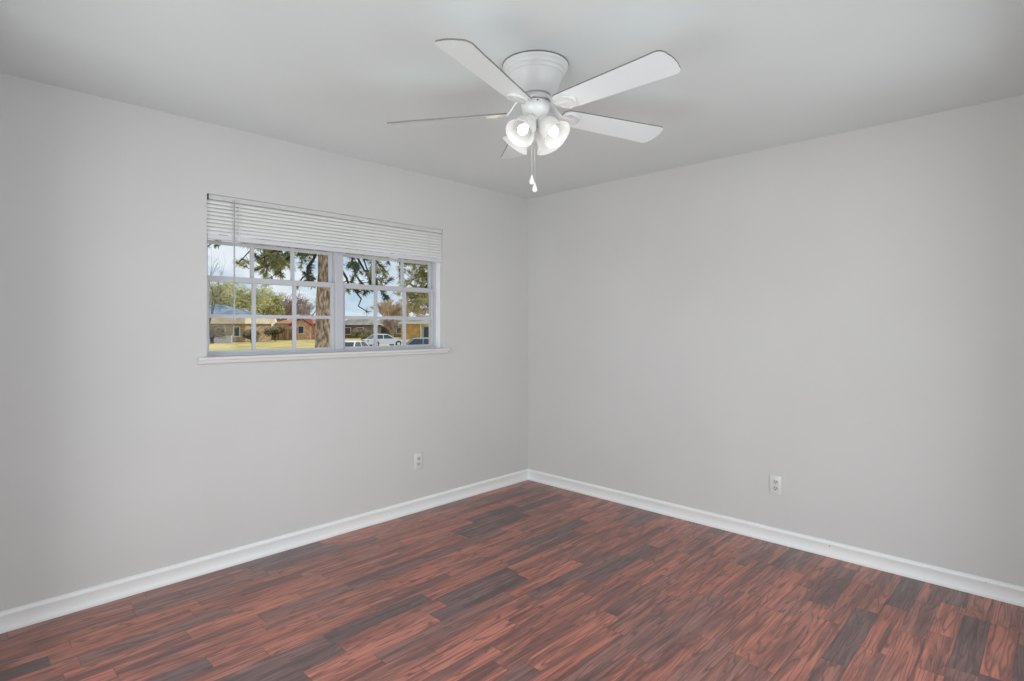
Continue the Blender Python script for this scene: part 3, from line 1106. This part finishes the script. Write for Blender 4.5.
# house 1: low blue grey hip roof with a deep pale eave
hs = thing('house', 'tan house with blue grey hip roof behind the leftmost panes', 'house', spot(212, 82), FACE, 'houses across the lawn')
X0h, X1h = -9.0, 4.8
local(lambda b: box(b, X0h, X1h, 0, 9, 0, 2.75), 'wall', M['tanbrick'], hs)
local(lambda b: box(b, X0h - .5, X1h + .4, -.9, 9.4, 2.7, 3.62), 'eave', M['rooftan'], hs)
local(lambda b: hip_roof(b, X0h - .3, X1h + .2, -.7, 9.2, 3.62, 5.6, 6.0, .3), 'roof', M['roofblue'], hs)
win_part(hs, 1.2, .9, 1.3, 1.2)
win_part(hs, 3.6, .9, .8, 1.3)
bm = bmesh.new()
box(bm, -3.5, 1.8, -.12, .12, 0, .95)
box(bm, -3.55, 1.85, -.17, .17, .95, 1.05)
w_ = obj('garden_wall', bm, M['palewall'], None, loc=spot(219, 79))
w_.rotation_euler.z = FACE
tag(w_, 'low pale garden wall before the blue roofed house', 'garden wall')

# house 2: brick with terracotta roof and a front gable
hs = thing('house', 'brick house with terracotta roof and front gable left of the pine trunk', 'house', spot(300, 98), FACE, 'houses across the lawn')
local(lambda b: box(b, -4.5, 4.0, 0, 9, 0, 2.8), 'wall', M['redbrick'], hs)
local(lambda b: hip_roof(b, -4.5, 4.0, 0, 9, 2.8, 4.0, 3.0, .4), 'roof', M['roofred'], hs)
def gable_wall(b):
    prism(b, [Vector((-.9, -1.4, 0)), Vector((2.3, -1.4, 0)), Vector((2.3, -1.4, 2.75)), Vector((.7, -1.4, 3.75)), Vector((-.9, -1.4, 2.75))], Vector((0, 1.6, 0)))
local(gable_wall, 'gable', M['redbrick'], hs)
local(lambda b: gable_roof(b, -.9, 2.3, -1.4, 2, 2.85, 3.85, .35, .22), 'gable_roof', mat('gable_trim', lin(126, 62, 44), .8), hs)
win_part(hs, .7, 1.1, .9, 1.2, -1.4)
fn = thing('board_fence', 'brown vertical board fence left of the brick house', 'fence', spot(266, 92), FACE)
bm = bmesh.new()
for k in range(32):
    h_ = 1.95 + .1 * math.sin(k * 2.3)
    box(bm, k * .16, k * .16 + .148, 0, .025, .05, h_)
obj('boards', bm, M['fence'], fn)
local(lambda b: (box(b, 0, 5.12, .025, .07, .4, .5), box(b, 0, 5.12, .025, .07, 1.5, 1.6)), 'rails', M['fence'], fn)
for k in range(4):
    local(lambda b: box(b, k * 1.68, k * 1.68 + .1, .07, .17, -.1, 2.0), 'post', M['fence'], fn)

# house 3: dark grey, right of the mullion
hs = thing('house', 'dark grey house with pale grey roof right of the mullion', 'house', spot(354, 108), FACE, 'houses across the lawn')
local(lambda b: box(b, -2.6, 3.6, 0, 7, 0, 2.6), 'wall', M['greybrick'], hs)
local(lambda b: hip_roof(b, -2.6, 3.6, 0, 7, 2.55, 4.3, 2.2, .5), 'roof', M['roofgrey'], hs)
win_part(hs, -1.2, .8, 1.1, 1.2)
win_part(hs, 1.2, .8, 1.1, 1.2)
# house 4
hs = thing('house', 'grey roofed house behind the bare tree and white car', 'house', spot(388, 116), FACE, 'houses across the lawn')
local(lambda b: box(b, -3.0, 4.2, 0, 8, 0, 2.5), 'wall', M['greybrick'], hs)
local(lambda b: hip_roof(b, -3.0, 4.2, 0, 8, 2.3, 4.5, 1.8, .5), 'roof', M['roofgrey'], hs)
win_part(hs, 2.4, .8, 1.2, 1.2)
# house 5: ochre garage with white posts
hs = thing('garage', 'ochre brick garage with white posts at the right edge', 'garage', spot(419, 100), FACE, 'houses across the lawn')
local(lambda b: box(b, -3.2, .1, 0, 7, 0, 2.75), 'wall', M['ochre'], hs)
local(lambda b: box(b, .1, 6.5, 1.0, 7, 0, 2.75), 'wall', M['whitepaint'], hs)
local(lambda b: box(b, -3.6, 6.9, -.5, 7.4, 2.75, 3.05), 'fascia', M['whitepaint'], hs)
local(lambda b: hip_roof(b, -3.4, 6.7, -.3, 7.2, 3.05, 4.3, 3.0, .25), 'roof', M['roofgrey'], hs)
for k in (.3, 2.4):
    local(lambda b: box(b, k - .13, k + .13, .1, .36, 0, 2.75, .03), 'post', M['whitepaint'], hs)
win_part(hs, 1.3, .3, 1.2, 1.9, 1.0)
win_part(hs, 3.6, .3, 1.2, 1.9, 1.0)

# parked cars
def car(label, m, loc, rz):
    t = thing('car', label, 'car', loc, rz, 'parked cars')
    # body side outline (x forward)
    body = [(-2.2, .32), (-2.25, .62), (-2.2, .86), (-1.55, .93), (.75, .93), (1.6, .84), (2.12, .70), (2.25, .52), (2.2, .28)]
    for wx in (1.38, -1.35):
        arch = [(wx + .40 * math.cos(a), .30 + .40 * math.sin(a)) for a in [PI * k / 8 for k in range(9)]]
        body += [p for p in arch if p[1] > .275]
    bm = bmesh.new()
    prism(bm, [Vector((x, -.86, z)) for x, z in body], Vector((0, 1.72, 0)))
    bmesh.ops.bevel(bm, geom=[e for e in bm.edges if e.calc_face_angle(0) > .3 and abs((e.verts[0].co - e.verts[1].co).y) < 1e-6], offset=.05, segments=2, affect='EDGES', clamp_overlap=True)
    obj('body', bm, m, t, 40)
    # greenhouse: tapered, glass sides under a painted roof
    def hull(bm, lo, hi, zl, zh, wl, wh):
        a = [bm.verts.new(p) for p in ((lo[0], -wl, zl), (lo[1], -wl, zl), (lo[1], wl, zl), (lo[0], wl, zl))]
        b = [bm.verts.new(p) for p in ((hi[0], -wh, zh), (hi[1], -wh, zh), (hi[1], wh, zh), (hi[0], wh, zh))]
        for i in range(4):
            j = (i + 1) % 4
            bm.faces.new((a[i], a[j], b[j], b[i]))
        bm.faces.new(a[::-1]); bm.faces.new(b)
    bm = bmesh.new()
    hull(bm, (-1.75, .95), (-1.15, .22), .90, 1.38, .80, .60)
    obj('windows', bm, M['carglass'], t)
    bm = bmesh.new()
    hull(bm, (-1.20, .30), (-.95, .05), 1.37, 1.45, .64, .52)
    bmesh.ops.bevel(bm, geom=bm.edges[:], offset=.03, segments=2, affect='EDGES')
    for sy in (-1, 1):
        for p, q in (((-1.75, .80, .90), (-1.15, .60, 1.38)), ((.95, .80, .90), (.22, .60, 1.38)), ((-.45, .80, .90), (-.42, .60, 1.38))):
            tube(bm, [(p[0], p[1] * sy, p[2]), (q[0], q[1] * sy, q[2])], .045, 6)
    obj('roof', bm, m, t, 40)
    for wx in (1.38, -1.35):
        for sy in (-1, 1):
            bm = bmesh.new()
            lathe(bm, [(.0001, -.10), (.25, -.10), (.31, -.08), (.32, 0), (.31, .08), (.25, .10), (.0001, .10)], 20, Matrix.Translation((wx, sy * .76, .32)) @ Matrix.Rotation(PI / 2, 4, 'X'))
            w = obj('wheel', bm, M['tyre'], t, 40)
            bm = bmesh.new()
            lathe(bm, [(.0001, .115), (.08, .115), (.19, .104), (.19, .09)], 16, Matrix.Translation((wx, sy * .76, .32)) @ Matrix.Rotation(-sy * PI / 2, 4, 'X'))
            obj('wheel_cover', bm, M['carwhite'], w)
    for sy in (-1, 1):
        bm = bmesh.new()
        box(bm, -2.26, -2.18, sy * .62 - .16, sy * .62 + .16, .66, .80, .01)
        obj('tail_lamp', bm, M['lamp'], t)
        bm = bmesh.new()
        box(bm, 2.06, 2.2, sy * .6 - .17, sy * .6 + .17, .58, .70, .01)
        obj('head_lamp', bm, M['carwhite'], t)
    return t
car('white parked car seen whole on the far drive', M['carwhite'], spot(384, 64, GZ + .03), FACE + math.radians(40))
car('white car nearest the mullion with only its roof showing', M['carwhite'], spot(354, 36, GZ + .03), FACE + math.radians(80))
car('grey car at the lower right with only its roof showing', M['cargrey'], spot(428, 44, GZ + .03), FACE + math.radians(14))
